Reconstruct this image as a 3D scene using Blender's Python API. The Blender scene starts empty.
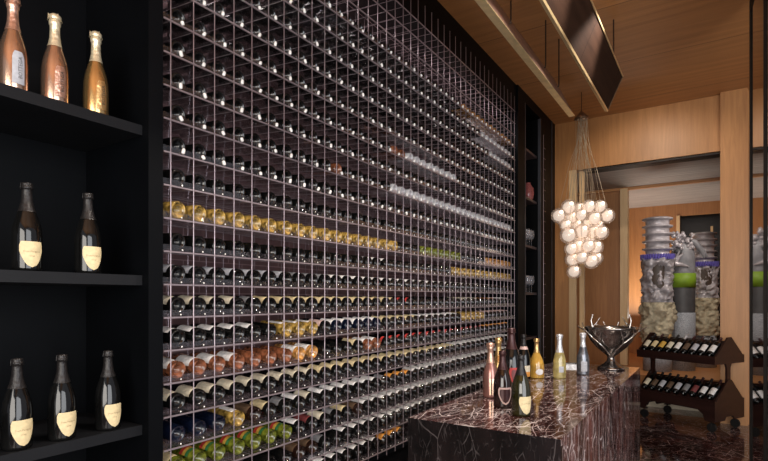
import bpy, math, random
from mathutils import Vector, Matrix, noise
random.seed(7)
PI = math.pi
S = bpy.context.scene
COL = S.collection

# ------------------------------------------------------------------ materials
def mat(name):
    m = bpy.data.materials.new(name); m.use_nodes = True
    nt = m.node_tree; b = nt.nodes['Principled BSDF']
    return m, nt, b

def pm(name, col, rough=.5, metal=0., coat=0., spec=.5, var=.12, vscale=12., bump=0., trans=0., emit=None, estr=0.):
    """principled material with a little procedural noise variation"""
    m, nt, b = mat(name)
    tc = nt.nodes.new('ShaderNodeTexCoord'); n = nt.nodes.new('ShaderNodeTexNoise')
    n.inputs['Scale'].default_value = vscale; n.inputs['Detail'].default_value = 4
    nt.links.new(tc.outputs['Object'], n.inputs['Vector'])
    r = nt.nodes.new('ShaderNodeValToRGB')
    lo = [max(0, c * (1 - var)) for c in col]; hi = [min(1, c * (1 + var)) for c in col]
    r.color_ramp.elements[0].position = .3; r.color_ramp.elements[1].position = .7
    r.color_ramp.elements[0].color = (*lo, 1); r.color_ramp.elements[1].color = (*hi, 1)
    nt.links.new(n.outputs['Fac'], r.inputs['Fac']); nt.links.new(r.outputs['Color'], b.inputs['Base Color'])
    b.inputs['Roughness'].default_value = rough; b.inputs['Metallic'].default_value = metal
    b.inputs['Coat Weight'].default_value = coat; b.inputs['Specular IOR Level'].default_value = spec
    b.inputs['Transmission Weight'].default_value = trans
    if emit:
        b.inputs['Emission Color'].default_value = (*emit, 1); b.inputs['Emission Strength'].default_value = estr
    if bump:
        bp = nt.nodes.new('ShaderNodeBump'); bp.inputs['Strength'].default_value = bump; bp.inputs['Distance'].default_value = .01
        nt.links.new(n.outputs['Fac'], bp.inputs['Height']); nt.links.new(bp.outputs['Normal'], b.inputs['Normal'])
    return m

def wood(name, dark, light, axis='X', scale=1., seam=None, seam_axis='Y', rough=.45):
    m, nt, b = mat(name)
    tc = nt.nodes.new('ShaderNodeTexCoord'); mp = nt.nodes.new('ShaderNodeMapping')
    sc = {'X': (.9, 14, 14), 'Y': (14, .9, 14), 'Z': (14, 14, .9)}[axis]
    mp.inputs['Scale'].default_value = [v * scale for v in sc]
    nt.links.new(tc.outputs['Object'], mp.inputs['Vector'])
    n = nt.nodes.new('ShaderNodeTexNoise'); n.inputs['Scale'].default_value = 1.6; n.inputs['Detail'].default_value = 8
    n.inputs['Roughness'].default_value = .65; n.inputs['Distortion'].default_value = .8
    nt.links.new(mp.outputs['Vector'], n.inputs['Vector'])
    mp2 = nt.nodes.new('ShaderNodeMapping'); mp2.inputs['Scale'].default_value = [v * scale for v in {'X': (.5, 3, 3), 'Y': (3, .5, 3), 'Z': (3, 3, .5)}[axis]]
    nt.links.new(tc.outputs['Object'], mp2.inputs['Vector'])
    w = nt.nodes.new('ShaderNodeTexWave'); w.wave_type = 'RINGS'; w.inputs['Scale'].default_value = 1.1
    w.inputs['Distortion'].default_value = 7; w.inputs['Detail'].default_value = 3; w.inputs['Detail Scale'].default_value = .8
    nt.links.new(mp2.outputs['Vector'], w.inputs['Vector'])
    mx = nt.nodes.new('ShaderNodeMath'); mx.operation = 'MULTIPLY_ADD'
    nt.links.new(w.outputs['Fac'], mx.inputs[0]); mx.inputs[1].default_value = .14
    nt.links.new(n.outputs['Fac'], mx.inputs[2])
    r = nt.nodes.new('ShaderNodeValToRGB'); r.color_ramp.elements[0].position = .32; r.color_ramp.elements[1].position = .82
    r.color_ramp.elements[0].color = (*dark, 1); r.color_ramp.elements[1].color = (*light, 1)
    nt.links.new(mx.outputs[0], r.inputs['Fac'])
    out = r.outputs['Color']
    if seam:
        sx = nt.nodes.new('ShaderNodeSeparateXYZ'); nt.links.new(tc.outputs['Object'], sx.inputs[0])
        md = nt.nodes.new('ShaderNodeMath'); md.operation = 'PINGPONG'; md.inputs[1].default_value = seam / 2
        nt.links.new(sx.outputs[seam_axis], md.inputs[0])
        lt = nt.nodes.new('ShaderNodeMath'); lt.operation = 'LESS_THAN'; lt.inputs[1].default_value = .004
        nt.links.new(md.outputs[0], lt.inputs[0])
        mc = nt.nodes.new('ShaderNodeMix'); mc.data_type = 'RGBA'
        nt.links.new(lt.outputs[0], mc.inputs['Factor']); nt.links.new(out, mc.inputs['A'])
        mc.inputs['B'].default_value = (dark[0] * .3, dark[1] * .3, dark[2] * .3, 1)
        out = mc.outputs['Result']
    nt.links.new(out, b.inputs['Base Color']); b.inputs['Roughness'].default_value = rough
    return m

def marble(name, scale=1., stretch=(1, 1, 1), rot=(0, 0, 0), dark=(.020, .006, .006), mid=(.062, .019, .016), vein=(.80, .70, .68), rough=.09, amount=1., mask=0.):
    m, nt, b = mat(name)
    L = nt.links.new; N = nt.nodes.new
    tc = N('ShaderNodeTexCoord'); mp = N('ShaderNodeMapping'); mp.inputs['Scale'].default_value = stretch; mp.inputs['Rotation'].default_value = rot
    L(tc.outputs['Object'], mp.inputs['Vector'])
    dn = N('ShaderNodeTexNoise'); dn.inputs['Scale'].default_value = 2.2 * scale; dn.inputs['Detail'].default_value = 2.5
    L(mp.outputs['Vector'], dn.inputs['Vector'])
    va = N('ShaderNodeVectorMath'); va.operation = 'MULTIPLY_ADD'; va.inputs[1].default_value = (.16 / scale,) * 3
    L(dn.outputs['Color'], va.inputs[0]); L(mp.outputs['Vector'], va.inputs[2])
    base = N('ShaderNodeValToRGB'); base.color_ramp.elements[0].position = .38; base.color_ramp.elements[1].position = .66
    base.color_ramp.elements[0].color = (*dark, 1); base.color_ramp.elements[1].color = (*mid, 1)
    bn = N('ShaderNodeTexNoise'); bn.inputs['Scale'].default_value = 5 * scale; bn.inputs['Detail'].default_value = 7
    L(va.outputs[0], bn.inputs['Vector']); L(bn.outputs['Fac'], base.inputs['Fac'])
    cur = base.outputs['Color']
    for sc, th, lo, st in ((3.0, .012, .42, 1.), (6.5, .020, .42, .95), (13., .034, .44, .85), (27., .06, .47, .6)):
        v = N('ShaderNodeTexVoronoi'); v.feature = 'DISTANCE_TO_EDGE'; v.inputs['Scale'].default_value = sc * scale
        L(va.outputs[0], v.inputs['Vector'])
        mr = N('ShaderNodeMapRange'); mr.inputs['From Min'].default_value = 0; mr.inputs['From Max'].default_value = th
        mr.inputs['To Min'].default_value = 1; mr.inputs['To Max'].default_value = 0
        L(v.outputs['Distance'], mr.inputs['Value'])
        mn = N('ShaderNodeTexNoise'); mn.inputs['Scale'].default_value = sc * scale * .8; mn.inputs['Detail'].default_value = 3
        L(mp.outputs['Vector'], mn.inputs['Vector'])
        mm = N('ShaderNodeMapRange'); mm.inputs['From Min'].default_value = lo + mask; mm.inputs['From Max'].default_value = lo + .14 + mask
        mm.inputs['To Max'].default_value = st * amount
        L(mn.outputs['Fac'], mm.inputs['Value'])
        mu = N('ShaderNodeMath'); mu.operation = 'MULTIPLY'; L(mr.outputs[0], mu.inputs[0]); L(mm.outputs[0], mu.inputs[1])
        mc = N('ShaderNodeMix'); mc.data_type = 'RGBA'; L(mu.outputs[0], mc.inputs['Factor']); L(cur, mc.inputs['A'])
        mc.inputs['B'].default_value = (*vein, 1); cur = mc.outputs['Result']
    L(cur, b.inputs['Base Color']); b.inputs['Roughness'].default_value = rough
    return m

def acrylic(name, tint=(.86, .84, .86), gloss=(1, 1, 1), rough=.06, haze=0., hazecol=(.5, .48, .5)):
    m = bpy.data.materials.new(name); m.use_nodes = True; nt = m.node_tree; nt.nodes.clear()
    N = nt.nodes.new; L = nt.links.new
    o = N('ShaderNodeOutputMaterial'); t = N('ShaderNodeBsdfTransparent'); g = N('ShaderNodeBsdfGlossy'); lw = N('ShaderNodeLayerWeight'); pw = N('ShaderNodeMath'); pw.operation = 'POWER'; fr = N('ShaderNodeMath'); fr.operation = 'MULTIPLY_ADD'
    tc = N('ShaderNodeTexCoord'); n = N('ShaderNodeTexNoise'); n.inputs['Scale'].default_value = 30
    L(tc.outputs['Object'], n.inputs['Vector'])
    mr = N('ShaderNodeMapRange'); mr.inputs['To Min'].default_value = rough; mr.inputs['To Max'].default_value = rough * 1.6
    L(n.outputs['Fac'], mr.inputs['Value']); L(mr.outputs[0], g.inputs['Roughness'])
    lw.inputs['Blend'].default_value = .5; pw.inputs[1].default_value = 4; fr.inputs[1].default_value = .8; fr.inputs[2].default_value = .045; L(lw.outputs['Facing'], pw.inputs[0]); L(pw.outputs[0], fr.inputs[0]); t.inputs['Color'].default_value = (*tint, 1); g.inputs['Color'].default_value = (*gloss, 1)
    mx = N('ShaderNodeMixShader'); L(fr.outputs[0], mx.inputs[0]); L(t.outputs[0], mx.inputs[1]); L(g.outputs[0], mx.inputs[2])
    last = mx.outputs[0]
    if haze:
        d = N('ShaderNodeBsdfDiffuse'); d.inputs['Color'].default_value = (*hazecol, 1)
        m2 = N('ShaderNodeMixShader'); m2.inputs[0].default_value = haze
        L(last, m2.inputs[1]); L(d.outputs[0], m2.inputs[2]); last = m2.outputs[0]
    L(last, o.inputs['Surface'])
    return m

M = {}
M['black_paint'] = pm('black_paint', (.0016, .0020, .0028), .5, spec=.10, var=.2, vscale=3)
M['black_frame'] = pm('black_frame', (.010, .012, .016), .5, spec=.12, var=.2, vscale=3)
M['shelf_paint'] = pm('shelf_paint', (.006, .0065, .008), .5, spec=.25, var=.15, vscale=5)
M['mauve'] = None
M['rod'] = pm('rod_metal', (.34, .28, .31), .3, metal=.75, var=.1)
M['rail'] = pm('rail_metal', (.34, .28, .30), .3, metal=.55, var=.1)
M['acrylic'] = acrylic('acrylic', (.97, .965, .97), haze=.004)
M['lip'] = acrylic('acrylic_lip', (.96, .95, .96), haze=.010, hazecol=(.6, .55, .6))
M['saddle'] = acrylic('acrylic_saddle', (.90, .88, .89), rough=.10, haze=.03, hazecol=(.5, .45, .46))
M['glint'] = pm('glint_white', (.80, .77, .74), .12, coat=.6, var=.05)  # white body colour stands in for highlights on the acrylic
M['dark_glass'] = pm('dark_glass', (.004, .004, .004), .07, coat=.15, spec=.5, var=.3)
M['navy_glass'] = pm('navy_glass', (.003, .005, .014), .08, coat=.3, var=.3)
M['green_glass'] = pm('green_glass', (.10, .115, .012), .07, coat=.5, var=.7, vscale=45, trans=.15)
M['gold_glass'] = pm('gold_glass', (.30, .19, .045), .07, coat=.7, var=.9, vscale=45, trans=.12)
M['amber_glass'] = pm('amber_glass', (.32, .15, .04), .08, coat=.5, var=.8, vscale=40, trans=.1)
M['orange_glass'] = pm('orange_glass', (.46, .22, .06), .08, coat=.5, var=.7, vscale=40, trans=.1)
M['rose_glass'] = pm('rose_glass', (.19, .065, .030), .08, coat=.5, var=.7, vscale=40, trans=.1)
M['clear_glass'] = pm('clear_glass', (.72, .72, .74), .06, coat=.8, var=.15, trans=.25)
M['brown_glass'] = pm('brown_glass', (.014, .006, .004), .06, coat=.4, var=.3)
M['olive_glass'] = pm('olive_glass', (.018, .016, .004), .05, coat=.6, var=.3)
M['lab_cream'] = pm('label_cream', (.66, .60, .46), .6, var=.12, vscale=60)
M['lab_yellow'] = pm('label_yellow_cream', (.66, .54, .31), .6, var=.12, vscale=60)
M['lab_white'] = pm('label_white', (.78, .76, .74), .55, var=.14, vscale=60)
M['lab_grey'] = pm('label_grey', (.20, .20, .21), .55, var=.14, vscale=60)
M['lab_silver'] = pm('label_silver_grey', (.45, .46, .50), .5, var=.14, vscale=60)
M['lab_pink'] = pm('label_pink', (.60, .42, .38), .55, var=.14, vscale=60)
M['lab_red'] = pm('label_red', (.45, .035, .03), .5, var=.14, vscale=60)
M['lab_orange'] = pm('label_orange', (.66, .28, .05), .5, var=.14, vscale=60)
M['lab_wine'] = pm('label_dark_red', (.17, .035, .035), .5, var=.14, vscale=60)
M['lab_green'] = pm('label_green', (.03, .16, .05), .5, var=.14, vscale=60)
M['lab_gold'] = pm('label_gold', (.60, .36, .06), .5, var=.14, vscale=60)
M['lab_brown'] = pm('label_brown', (.10, .06, .035), .5, var=.14, vscale=60)
M['foil_black'] = pm('foil_black', (.018, .016, .016), .35, metal=.3, var=.3, vscale=80, bump=.4)
M['foil_gold'] = pm('foil_gold', (.72, .47, .20), .28, metal=.85, var=.2, vscale=60, bump=.4)
M['foil_rose'] = pm('foil_rose', (.66, .40, .30), .3, metal=.8, var=.2, vscale=60, bump=.4)
M['foil_pale'] = pm('foil_pale_gold', (.86, .72, .50), .3, metal=.6, var=.25, vscale=60, bump=.5)
M['foil_white'] = pm('foil_white', (.70, .70, .72), .25, metal=.5, var=.15, vscale=60, bump=.3)
M['foil_wine'] = pm('foil_wine', (.05, .018, .018), .35, metal=.4, var=.2, vscale=60)
M['gold_metal'] = pm('gold_bottle', (.66, .42, .17), .2, metal=.9, var=.1, coat=.5)
M['rose_metal'] = pm('rose_gold_bottle', (.62, .40, .28), .2, metal=.9, var=.1, coat=.5)
M['rose_matte'] = pm('dusky_rose_bottle', (.36, .17, .14), .22, metal=.6, var=.12, coat=.4)
M['pale_wine'] = pm('pale_gold_wine', (.66, .55, .22), .06, coat=.7, var=.35, vscale=25, trans=.5)
M['gold_wine'] = pm('gold_wine', (.66, .38, .07), .06, coat=.7, var=.4, vscale=20, trans=.35)
M['silver_metal'] = pm('silver_grey_bottle', (.20, .21, .24), .3, metal=.7, var=.45, vscale=35, bump=.2)
M['ink'] = pm('ink', (.03, .025, .02), .6)
M['ink_soft'] = pm('ink_soft', (.25, .17, .08), .6)
M['pewter'] = pm('pewter', (.33, .30, .28), .20, metal=.95, var=.35, vscale=14, bump=.3)
M['pewter_bright'] = pm('pewter_bright', (.62, .58, .54), .2, metal=.95, var=.2, vscale=30)
M['brass'] = pm('brass', (.90, .70, .38), .42, metal=.7, var=.12)
M['brass_dark'] = pm('brass_dark', (.24, .15, .09), .35, metal=.7, var=.15)
M['hanger'] = pm('hanger_dark', (.05, .025, .015), .4, metal=.5)
M['wire'] = pm('wire', (.48, .37, .25), .35, metal=.4)
M['ceiling'] = wood('ceiling_wood', (.36, .155, .050), (.52, .24, .082), 'X', .8, 1.22, 'Y', .5)
M['wood_wall'] = wood('wall_wood', (.36, .155, .048), (.52, .245, .082), 'Z', 1., None, 'X', .42)
M['wood_back'] = wood('back_wood', (.30, .125, .04), (.46, .21, .075), 'Z', 1., None, 'X', .42)
M['wood_pale'] = wood('pale_wood', (.62, .40, .20), (.80, .56, .30), 'Z', 1., None, 'X', .42)
M['wood_ledge'] = wood('ledge_wood', (.36, .15, .05), (.58, .28, .11), 'X', 1., None, 'X', .35)
M['panel_brown'] = wood('pendant_wood', (.022, .010, .006), (.042, .020, .012), 'Y', .9, 1.1, 'Y', .7)
M['panel_taupe'] = wood('pendant_face', (.17, .092, .075), (.30, .17, .13), 'Y', .9, 1.1, 'Y', .32)
M['grey_board'] = wood('grey_board', (.20, .17, .15), (.42, .37, .34), 'X', 1., .62, 'Y', .5)
M['panel_brown'].node_tree.nodes['Principled BSDF'].inputs['Specular IOR Level'].default_value = .12
M['bay_shelf'] = pm('bay_shelf', (.07, .048, .052), .35)
M['bay_edge'] = pm('bay_edge', (.045, .045, .055), .4)
M['recess_brown'] = pm('recess_brown', (.055, .035, .025), .5, var=.3)
M['cart_wood'] = wood('cart_wood', (.017, .007, .006), (.036, .015, .012), 'X', 1., None, 'X', .3)
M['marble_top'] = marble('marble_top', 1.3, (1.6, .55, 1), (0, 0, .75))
M['marble_side_lit'] = marble('marble_side_lit', 1.5, (1, 1, .30), (.1, .2, 0), mid=(.17, .058, .050), vein=(.80, .70, .68))  # island stone in a raised tone, side light put into the colour
M['marble_end_shaded'] = marble('marble_end_shaded', 1.2, (1.6, 1, .6), (0, .7, 0), dark=(.006, .005, .005), mid=(.014, .010, .010), vein=(.20, .17, .17), amount=.42, mask=.09)  # same island stone darkened, shade of the end face put into the colour
M['marble_floor'] = marble('marble_floor', .95, (1, 1, 1), (0, 0, .3), dark=(.018, .006, .006), mid=(.075, .022, .018), vein=(.50, .42, .40), rough=.07, amount=.9)
M['rubber'] = pm('rubber', (.012, .012, .012), .5)
M['silver_plaster'] = pm('sculpture_silver', (.40, .37, .39), .35, metal=.15, var=.35, vscale=9, bump=.3)
M['sand_plaster'] = pm('sculpture_sand', (.46, .40, .28), .7, var=.3, vscale=14, bump=.5)
M['purple'] = pm('purple_band', (.10, .075, .38), .5, var=.3, vscale=40)
M['lime'] = pm('lime_band', (.20, .34, .02), .55, var=.1)
M['grey_plaster'] = pm('sculpture_grey', (.22, .22, .24), .5, var=.3, vscale=8, bump=.2)
M['charcoal_plaster'] = pm('sculpture_charcoal', (.075, .075, .08), .5, var=.2, vscale=8)
M['granite'] = pm('granite', (.32, .34, .38), .6, var=.5, vscale=90)
M['night'] = pm('dark_opening', (.012, .009, .008), .25, var=.3)
M['vase_red'] = pm('vase_red', (.34, .10, .10), .2, coat=.5, var=.4, vscale=60)
M['mullion'] = pm('mullion', (.016, .012, .010), .5, spec=.25)
M['clear_thin'] = acrylic('stemware_glass', (.92, .92, .94), rough=.03, haze=.17, hazecol=(.75, .75, .8))

def mk_mirror():
    m, nt, b = mat('tinted_mirror')
    n = nt.nodes.new('ShaderNodeTexNoise'); n.inputs['Scale'].default_value = .6
    r = nt.nodes.new('ShaderNodeValToRGB'); r.color_ramp.elements[0].color = (.42, .38, .36, 1); r.color_ramp.elements[1].color = (.50, .46, .43, 1)
    nt.links.new(n.outputs['Fac'], r.inputs['Fac']); nt.links.new(r.outputs['Color'], b.inputs['Base Color'])
    b.inputs['Metallic'].default_value = 1; b.inputs['Roughness'].default_value = .03
    return m
M['mirror'] = mk_mirror()

def mk_mauve():
    m, nt, b = mat('mauve_panel'); N = nt.nodes.new; L = nt.links.new
    tc = N('ShaderNodeTexCoord'); mp = N('ShaderNodeMapping'); mp.inputs['Rotation'].default_value = (0, -PI / 2, -PI / 2)
    sx = N('ShaderNodeSeparateXYZ'); cx = N('ShaderNodeCombineXYZ')
    L(tc.outputs['Object'], sx.inputs[0]); L(sx.outputs['Y'], cx.inputs['X']); L(sx.outputs['Z'], cx.inputs['Y'])
    br = N('ShaderNodeTexBrick'); br.inputs['Scale'].default_value = 1; br.inputs['Brick Width'].default_value = .22; br.inputs['Row Height'].default_value = .048
    br.inputs['Mortar Size'].default_value = .0035; br.inputs['Color1'].default_value = (.17, .095, .10, 1); br.inputs['Color2'].default_value = (.14, .08, .085, 1)
    br.inputs['Mortar'].default_value = (.34, .23, .24, 1)
    L(cx.outputs[0], br.inputs['Vector']); L(br.outputs['Color'], b.inputs['Base Color'])
    b.inputs['Roughness'].default_value = .35
    return m
M['mauve'] = mk_mauve()

def mk_globe():
    m = bpy.data.materials.new('pearl_globe'); m.use_nodes = True; nt = m.node_tree; b = nt.nodes['Principled BSDF']
    N = nt.nodes.new; L = nt.links.new
    n = N('ShaderNodeTexNoise'); n.inputs['Scale'].default_value = 9
    r = N('ShaderNodeValToRGB'); r.color_ramp.elements[0].color = (.80, .70, .63, 1); r.color_ramp.elements[1].color = (.95, .89, .84, 1)
    L(n.outputs['Fac'], r.inputs['Fac']); L(r.outputs['Color'], b.inputs['Base Color'])
    b.inputs['Roughness'].default_value = .12; b.inputs['Transmission Weight'].default_value = .0
    b.inputs['Coat Weight'].default_value = .8
    
    b.inputs['Emission Color'].default_value = (1, .87, .76, 1); b.inputs['Emission Strength'].default_value = .62
    return m
M['globe'] = mk_globe()
M['globe_shell'] = acrylic('globe_shell', (.93, .88, .84), rough=.03, haze=.22, hazecol=(.98, .90, .82))
M['bulb'] = pm('bulb', (.9, .8, .7), .3, emit=(1, .83, .68), estr=2.4)

# ------------------------------------------------------------------ mesh builder
class MB:
    def __init__(s): s.v = []; s.f = []; s.m = []; s.sm = []
    def add(s, vs, fs, mi=0, smooth=False):
        b = len(s.v); s.v += [tuple(v) for v in vs]
        for f in fs: s.f.append([i + b for i in f]); s.m.append(mi); s.sm.append(smooth)
    def box(s, x0, x1, y0, y1, z0, z1, mi=0):
        vs = [(x, y, z) for x in (x0, x1) for y in (y0, y1) for z in (z0, z1)]
        s.add(vs, [(0, 1, 3, 2), (4, 6, 7, 5), (0, 4, 5, 1), (2, 3, 7, 6), (0, 2, 6, 4), (1, 5, 7, 3)], mi)
    def prism(s, pts, axis, a0, a1, mi=0):
        """pts: 2D polygon in the two other axes; extruded from a0 to a1 on axis"""
        n = len(pts)
        def P(p, a):
            return {'X': (a, p[0], p[1]), 'Y': (p[0], a, p[1]), 'Z': (p[0], p[1], a)}[axis]
        vs = [P(p, a0) for p in pts] + [P(p, a1) for p in pts]
        fs = [tuple(range(n - 1, -1, -1)), tuple(range(n, 2 * n))] + [(i, (i + 1) % n, n + (i + 1) % n, n + i) for i in range(n)]
        s.add(vs, fs, mi)
    def tube(s, pts, r, seg=6, mi=0, cap=True):
        pts = [Vector(p) for p in pts]; n = len(pts); rr = r if isinstance(r, (list, tuple)) else [r] * n
        vs = []; up = None
        for i, p in enumerate(pts):
            d = (pts[min(i + 1, n - 1)] - pts[max(i - 1, 0)]).normalized()
            if up is None: up = Vector((0, 0, 1)) if abs(d.z) < .9 else Vector((1, 0, 0))
            a = d.cross(up).normalized(); b2 = a.cross(d).normalized(); up = b2
            for k in range(seg):
                t = 2 * PI * k / seg; vs.append(p + (a * math.cos(t) + b2 * math.sin(t)) * rr[i])
        fs = [(i * seg + k, i * seg + (k + 1) % seg, (i + 1) * seg + (k + 1) % seg, (i + 1) * seg + k) for i in range(n - 1) for k in range(seg)]
        s.add(vs, fs, mi, seg > 5)
        if cap: s.add(vs[:seg], [tuple(range(seg - 1, -1, -1))], mi); s.add(vs[-seg:], [tuple(range(seg))], mi)
    def lathe(s, prof, seg=24, mi=0, T=None, mis=None, mfun=None):
        n = len(prof); vs = []
        for r, z in prof:
            for k in range(seg):
                t = 2 * PI * k / seg; vs.append(Vector((r * math.cos(t), r * math.sin(t), z)))
        if T: vs = [T @ v for v in vs]
        for i in range(n - 1):
            fs = [(i * seg + k, i * seg + (k + 1) % seg, (i + 1) * seg + (k + 1) % seg, (i + 1) * seg + k) for k in range(seg)]
            if i == 0: b = len(s.v); s.v += [tuple(v) for v in vs]
            for f in fs: s.f.append([q + b for q in f]); s.m.append(mis[i] if mis else mi); s.sm.append(True)
    def patch(s, rf, z0, z1, half, seg=12, rows=6, off=.0007, mi=0, T=None, c=0., top=None, mis=None):
        """label patch wrapped on a body of radius rf(z); half = half angle or function of v"""
        hf = half if callable(half) else (lambda v: half)
        vs = []
        for j in range(rows + 1):
            v = j / rows
            for i in range(seg + 1):
                u = i / seg * 2 - 1
                z = z0 + (z1 - z0) * v
                if top: z += top(u, v)
                a = c + u * hf(v); r = rf(z) + off
                p = Vector((r * math.cos(a), r * math.sin(a), z)); vs.append(T @ p if T else p)
        b = len(s.v); s.v += [tuple(p) for p in vs]; w = seg + 1
        for j in range(rows):
            for i in range(seg):
                s.f.append([b + j * w + i, b + j * w + i + 1, b + (j + 1) * w + i + 1, b + (j + 1) * w + i])
                s.m.append(mis[j] if mis else mi); s.sm.append(True)
    def mesh(s, name, mats):
        me = bpy.data.meshes.new(name); me.from_pydata(s.v, [], s.f)
        for m in (mats if isinstance(mats, (list, tuple)) else [mats]): me.materials.append(m)
        me.polygons.foreach_set('material_index', s.m); me.polygons.foreach_set('use_smooth', s.sm)
        me.update(); return me
    def build(s, name, mats, parent=None, loc=(0, 0, 0)):
        o = bpy.data.objects.new(name, s.mesh(name, mats)); COL.objects.link(o)
        o.parent = parent; o.location = loc; return o

def tag(o, label, cat, group=None):
    o['label'] = label; o['category'] = cat
    if group: o['group'] = group
    return o
def empty(name, loc, rz=0.):
    o = bpy.data.objects.new(name, None); COL.objects.link(o); o.location = loc; o.rotation_euler = (0, 0, rz); o.empty_display_size = .1; return o
def struct(name, mb, m):
    o = mb.build(name, m); o['kind'] = 'structure'; return o
def bx(name, x0, x1, y0, y1, z0, z1, m, parent=None):
    b = MB(); b.box(x0, x1, y0, y1, z0, z1); return b.build(name, m, parent)
def copy_tree(o, parent=None):
    c = o.copy(); COL.objects.link(c)
    if parent: c.parent = parent
    for ch in list(o.children): copy_tree(ch, c)
    return c

def text_on(body, parent, name, m, size, rad, zc, ang, vertical=False, inv=False):
    """lettering wrapped round a label"""
    cu = bpy.data.curves.new('t', 'FONT'); cu.body = body; cu.size = size; cu.align_x = 'CENTER'; cu.align_y = 'CENTER'; cu.resolution_u = 2
    to = bpy.data.objects.new('t', cu); COL.objects.link(to)
    dg = bpy.context.evaluated_depsgraph_get(); dg.update()
    me = bpy.data.meshes.new_from_object(to.evaluated_get(dg)); bpy.data.objects.remove(to)
    for v in me.vertices:
        x, y = v.co.x, v.co.y
        if vertical: x, y = -y, x
        a = ang + x / rad
        v.co = ((rad + .0004) * math.cos(a), (rad + .0004) * math.sin(a), zc + y)
    me.materials.clear(); me.materials.append(m); me.name = name
    o = bpy.data.objects.new(name, me); COL.objects.link(o); o.parent = parent
    return o

# ------------------------------------------------------------------ camera
F_PX = 513.; TH = math.atan(332 / 513)
cam = bpy.data.cameras.new('camera'); cam.sensor_width = 36; cam.lens = 36 * F_PX / 768; cam.shift_y = (299 - 230.5) / 768
cam.clip_start = .05
co = bpy.data.objects.new('camera', cam); COL.objects.link(co); co.location = (0, 0, 1.55); co.rotation_euler = (PI / 2, 0, TH)
S.camera = co

# ------------------------------------------------------------------ room
CZ = 4.13; BY = 7.75
b = MB(); b.box(-2.7, 3.2, -3, 12.5, -.06, 0); struct('floor', b, M['marble_floor'])
b = MB(); b.box(-2.7, 3.2, -3, BY + .3, CZ, CZ + .06); struct('ceiling', b, M['ceiling'])
RB = -2.62                                                # rear face of the niche
# left dark wall with its recesses
b = MB()
b.box(RB - .1, RB, -3, 1.30, 0, CZ)                       # behind the champagne bay
b.box(-2.50, RB, -3, 1.271, 0, CZ)
b.box(RB, -2.0, 1.271, 1.338, 0, CZ)                      # upright between bay and rack
b.box(RB, -2.02, 1.338, 6.058, 3.80, CZ)                  # fascia over the rack
b.box(RB, -2.03, 1.338, 6.058, 0, .41)                    # plinth
b.box(RB, -2.0, 6.058, 6.327, 0, CZ)
b.box(RB - .1, -2.42, 6.327, 7.024, 0, CZ)
b.box(RB, -2.0, 7.024, BY, 0, CZ)
b.box(RB, -2.0, 6.327, 7.024, 4.0, CZ)
struct('wall_left', b, M['black_paint'])
b = MB(); b.box(-2.035, -1.998, 6.327, 6.352, 0, 4.0); b.box(-2.035, -1.998, 7.0, 7.024, 0, 4.0); b.box(-2.012, -1.994, 7.56, 7.575, 0, CZ)
struct('trim_1', b, M['bay_edge'])
b = MB(); b.box(RB - .1, RB + .02, 1.338, 6.058, .4, 3.80); struct('wall_niche', b, M['mauve'])
# back wooden wall: header, left panel, jambs
b = MB(); b.box(-2.0, .045, BY, BY + .22, 3.42, CZ); b.box(.3, 2.2, BY, BY + .22, 0, CZ)
b.box(-2.0, -1.80, BY, BY + .22, 0, 3.42)
struct('wall_back', b, M['wood_wall'])
b = MB(); b.box(-1.80, -1.70, BY - .004, BY + .05, 0, 3.42); b.box(-1.665, -1.60, BY + .05, BY + .10, 0, 3.40); struct('trim_2', b, M['wood_pale'])
b = MB(); b.box(.045, .327, 7.665, BY + .3, 0, CZ); struct('wall_pillar', b, M['wood_wall'])
b = MB(); b.box(-1.60, .04, BY - .006, BY + .2, 3.385, 3.405); struct('trim_shadow_gap', b, M['mullion'])  # dark strip stands in for the shadow gap under the header
# room beyond
b = MB(); b.box(-2.7, 2.2, BY + .22, 12.0, 3.43, 3.5); struct('ceiling_back', b, M['grey_board'])
b = MB(); b.box(-2.4, 2.2, 9.46, 9.52, 3.385, 3.43); struct('trim_4', b, M['wood_ledge'])
b = MB(); b.box(-2.7, -1.345, 9.52, 9.60, 0, 3.43); struct('wall_partition', b, M['wood_back'])
b = MB(); b.box(-1.36, -1.245, 9.44, 9.62, 0, 3.41); struct('trim_5', b, M['wood_pale'])
b = MB(); b.box(-2.7, -.66, 11.7, 11.8, 0, 3.43); b.box(-.66, 2.2, 11.7, 11.8, 3.20, 3.43); b.box(-2.7, -2.6, BY + .22, 11.8, 0, 3.5); b.box(1.6, 1.7, BY + .22, 11.8, 0, 3.5)
struct('wall_far', b, M['wood_back'])
b = MB(); b.box(-.66, -.60, 11.68, 11.82, 0, 3.2); b.box(-.09, -.05, 12.1, 12.2, 0, 3.0); struct('trim_6', b, M['wood_pale'])
b = MB(); b.box(-.66, 2.2, 12.3, 12.4, 0, 3.4); struct('wall_night', b, M['night'])
b = MB(); b.box(-2.6, 1.6, 8.35, 11.7, 0, .44); struct('trim_7', b, M['wood_ledge'])
b = MB(); b.box(-1.6, .04, 8.30, 8.35, .0, .08); struct('baseboard_back', b, M['lab_cream'])
# tinted mirror leaf at the right
mr = empty('mirrored_door', (.25, 5.4, 0), math.atan(.0507)); 
tag(mr, 'tall tinted mirror leaf at the right edge reflecting the cart and sculptures', 'mirror')
bx('mirror_pane', .0, .02, -1.5, -.05, .06, 4.0, M['mirror'], mr)
bx('frame', -.012, .0, -.885, -.87, .06, 4.0, M['mullion'], mr)
bx('frame', -.01, .035, -.05, -.0, 0, 4.1, M['mullion'], mr)
bx('bottom_rail', -.005, .03, -1.7, -.05, 0, .06, M['mullion'], mr)
bx('top_rail', -.005, .03, -1.7, -.05, 4.0, 4.1, M['mullion'], mr)

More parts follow.
